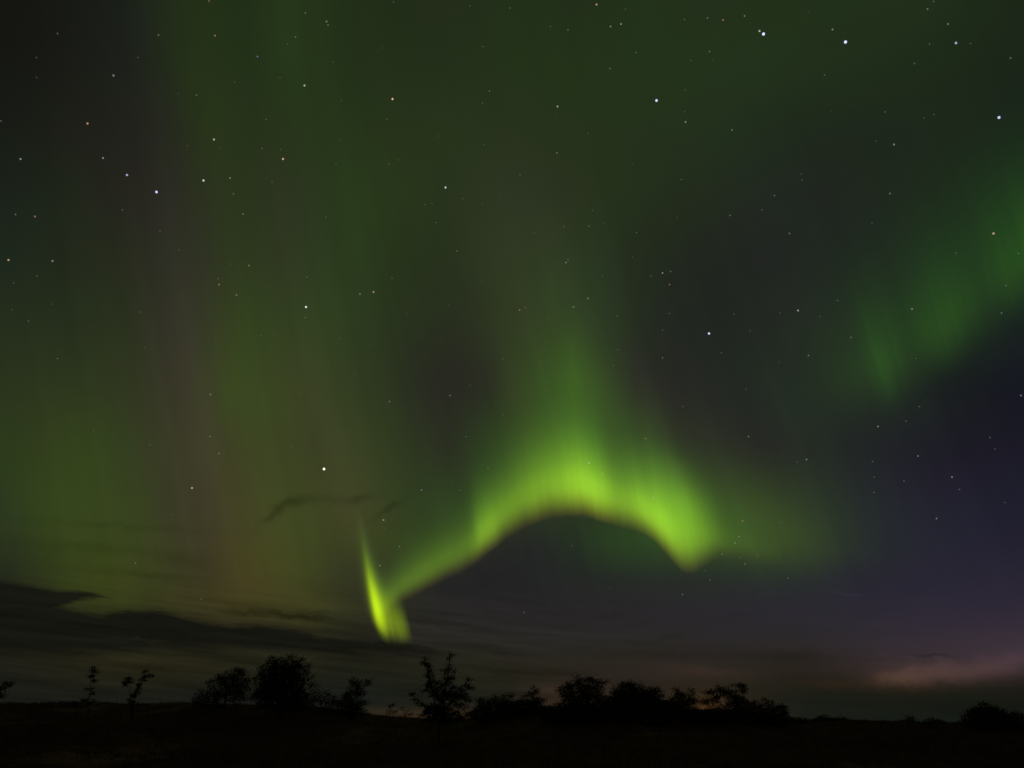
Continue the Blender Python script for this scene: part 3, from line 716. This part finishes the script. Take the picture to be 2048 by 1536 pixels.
REFS = {  # anchors: full label, short name used by their neighbours
 (1527,68): ('brilliant blue white star, left one of the bright pair at the top', 'left star of the top pair'),
 (1691,84): ('brilliant blue white star, right one of the bright pair at the top', 'right star of the top pair'),
 (1912,86): ('bright blue white star in the top right corner', 'blue star in the top right corner'),
 (1998,235): ('bright blue white star on the right edge above the dim aurora patch', 'blue star on the right edge'),
 (1313,201): ('brilliant blue white star alone high above the middle', 'brilliant star above the middle'),
 (1418,667): ('bright blue white star in the dark gap right of the arch rays', 'blue star in the dark gap'),
 (648,938): ('largest yellow white star, above the glowing pillar', 'large yellow star above the pillar'),
 (313,384): ('bright blue white star beside the pale upright streak at upper left', 'blue star by the pale left streak'),
 (612,614): ('bright white star in the green glow left of the middle', 'white star left of the middle'),
 (891,375): ('white star in the plain green sky above the middle', 'white star above the middle'),
 (785,198): ('bright orange star high in the green sky', 'bright high orange star'),
 (566,318): ('orange star in the upper left green sky right of the pale streak', 'orange star right of the streak'),
 (175,247): ('orange star in the dark upper left corner', 'orange star in the dark corner'),
 (17,520): ('orange star close to the left edge', 'orange star at the left edge'),
 (1987,467): ('orange star inside the top of the dim right aurora patch', 'orange star at the right edge'),
 (1596,621): ('white star between the dark gap and the dim right aurora patch', 'white star right of the dark gap'),
 (384,976): ('white star low on the pale streak above the cloud bank', 'low white star on the streak'),
 (767,1040): ('pink orange star between the pillar and the large yellow star', 'orange star over the pillar'),
 (1193,9): ('orange star touching the top edge near the middle', 'orange star at the top edge'),
 (407,361): ('white star right of the blue star by the pale left streak', 'white star by the left streak'),
 (1485,1042): ('orange star off the right end of the arch', 'orange star right of the arch'),
 (1178,926): ('white star shining through the brightest part of the arch', 'star inside the arch'),
 (1904,954): ('faint star in the deep blue sky at lower right', 'star in the blue sky'),
}
KIND = {'w': ('white', (1.0, .98, .92)), 'b': ('blue white', (.62, .70, 1.0)), 'o': ('orange', (1.0, .62, .40)), 'y': ('yellowish', (1.0, .92, .62)), 'g': ('yellow white', (1.0, .95, .80))}
def size_word(m): return 'bright' if m >= 2.3 else 'small' if m >= 1.6 else 'dim' if m >= 1.1 else 'faint' if m >= .8 else 'faintest'
SECT = ['right of', 'above right of', 'straight above', 'above left of', 'left of', 'below left of', 'straight below', 'below right of']
ORD = ['nearest', 'second', 'third', 'fourth', 'fifth', 'sixth', 'seventh', 'eighth', 'ninth', 'tenth', 'eleventh', 'twelfth']
stars = []
for s in STARS.replace('\n', '').split(';'):
    if s.strip():
        x, y, m, k = s.split(); stars.append((int(x), int(y), float(m), k))
labels, bucket = {}, {}
for i, (x, y, m, k) in enumerate(stars):
    if (x, y) in REFS: labels[i] = REFS[(x, y)][0]; continue
    r = min(REFS, key=lambda q: math.hypot(q[0] - x, q[1] - y))
    sec = int(((math.degrees(math.atan2(r[1] - y, x - r[0])) + 382.5) % 360) // 45)
    bucket.setdefault((r, sec), []).append((math.hypot(r[0] - x, r[1] - y), i))
for (r, sec), lst in bucket.items():
    for n, (d, i) in enumerate(sorted(lst)):
        x, y, m, k = stars[i]
        one = 'only' if len(lst) == 1 else ORD[n]
        labels[i] = f'{size_word(m)} {KIND[k][0]} star, {one} one {SECT[sec]} the {REFS[r][1]}'
        if len(labels[i].split()) > 16: labels[i] = labels[i].split(' ', 1)[1]
# a unit ball shared by the stars, one mesh per colour and brightness
STAR_D = 12000.0
star_mesh = {}
def star_data(m, k):
    lev = round(m * 4) / 4
    key = (lev, k)
    if key in star_mesh: return star_mesh[key]
    mt, q, out = new_mat('starlight')
    e = q.n('ShaderNodeEmission')
    e.inputs[0].default_value = (*KIND[k][1], 1)
    e.inputs[1].default_value = float(np.interp(lev, [.5, 1, 2, 3, 4, 5], [.06, .09, .22, .60, 1.0, 1.25]))
    q.nt.links.new(e.outputs[0], out.inputs[0])
    R = float(np.interp(lev, [.5, 1, 2, 3, 4, 5], [.55, .62, .80, .95, 1.12, 1.28])) * STAR_D / (FPX / 2)
    vs, fs = [(0, 0, R)], []
    for a in range(1, 4):
        for b in range(8):
            t, p = math.pi * a / 4, 2 * math.pi * b / 8
            vs.append((R * math.sin(t) * math.cos(p), R * math.sin(t) * math.sin(p), R * math.cos(t)))
    vs.append((0, 0, -R))
    for b in range(8):
        c = (b + 1) % 8
        fs.append((0, 1 + b, 1 + c))
        for a in range(2): fs.append((1 + a * 8 + b, 9 + a * 8 + b, 9 + a * 8 + c, 1 + a * 8 + c))
        fs.append((17 + b, 25, 17 + c))
    me = bpy.data.meshes.new('star'); me.from_pydata(vs, [], fs); me.update()
    me.materials.append(mt)
    star_mesh[key] = me
    return me
for i, (x, y, m, k) in enumerate(stars):
    o = bpy.data.objects.new('star', star_data(m, k))
    o.location = EYE + direction(x, y) * STAR_D
    COL.objects.link(o)
    tag(o, labels[i], 'star', 'stars in the night sky')
print('stars', len(stars), 'distinct labels', len(set(labels.values())))
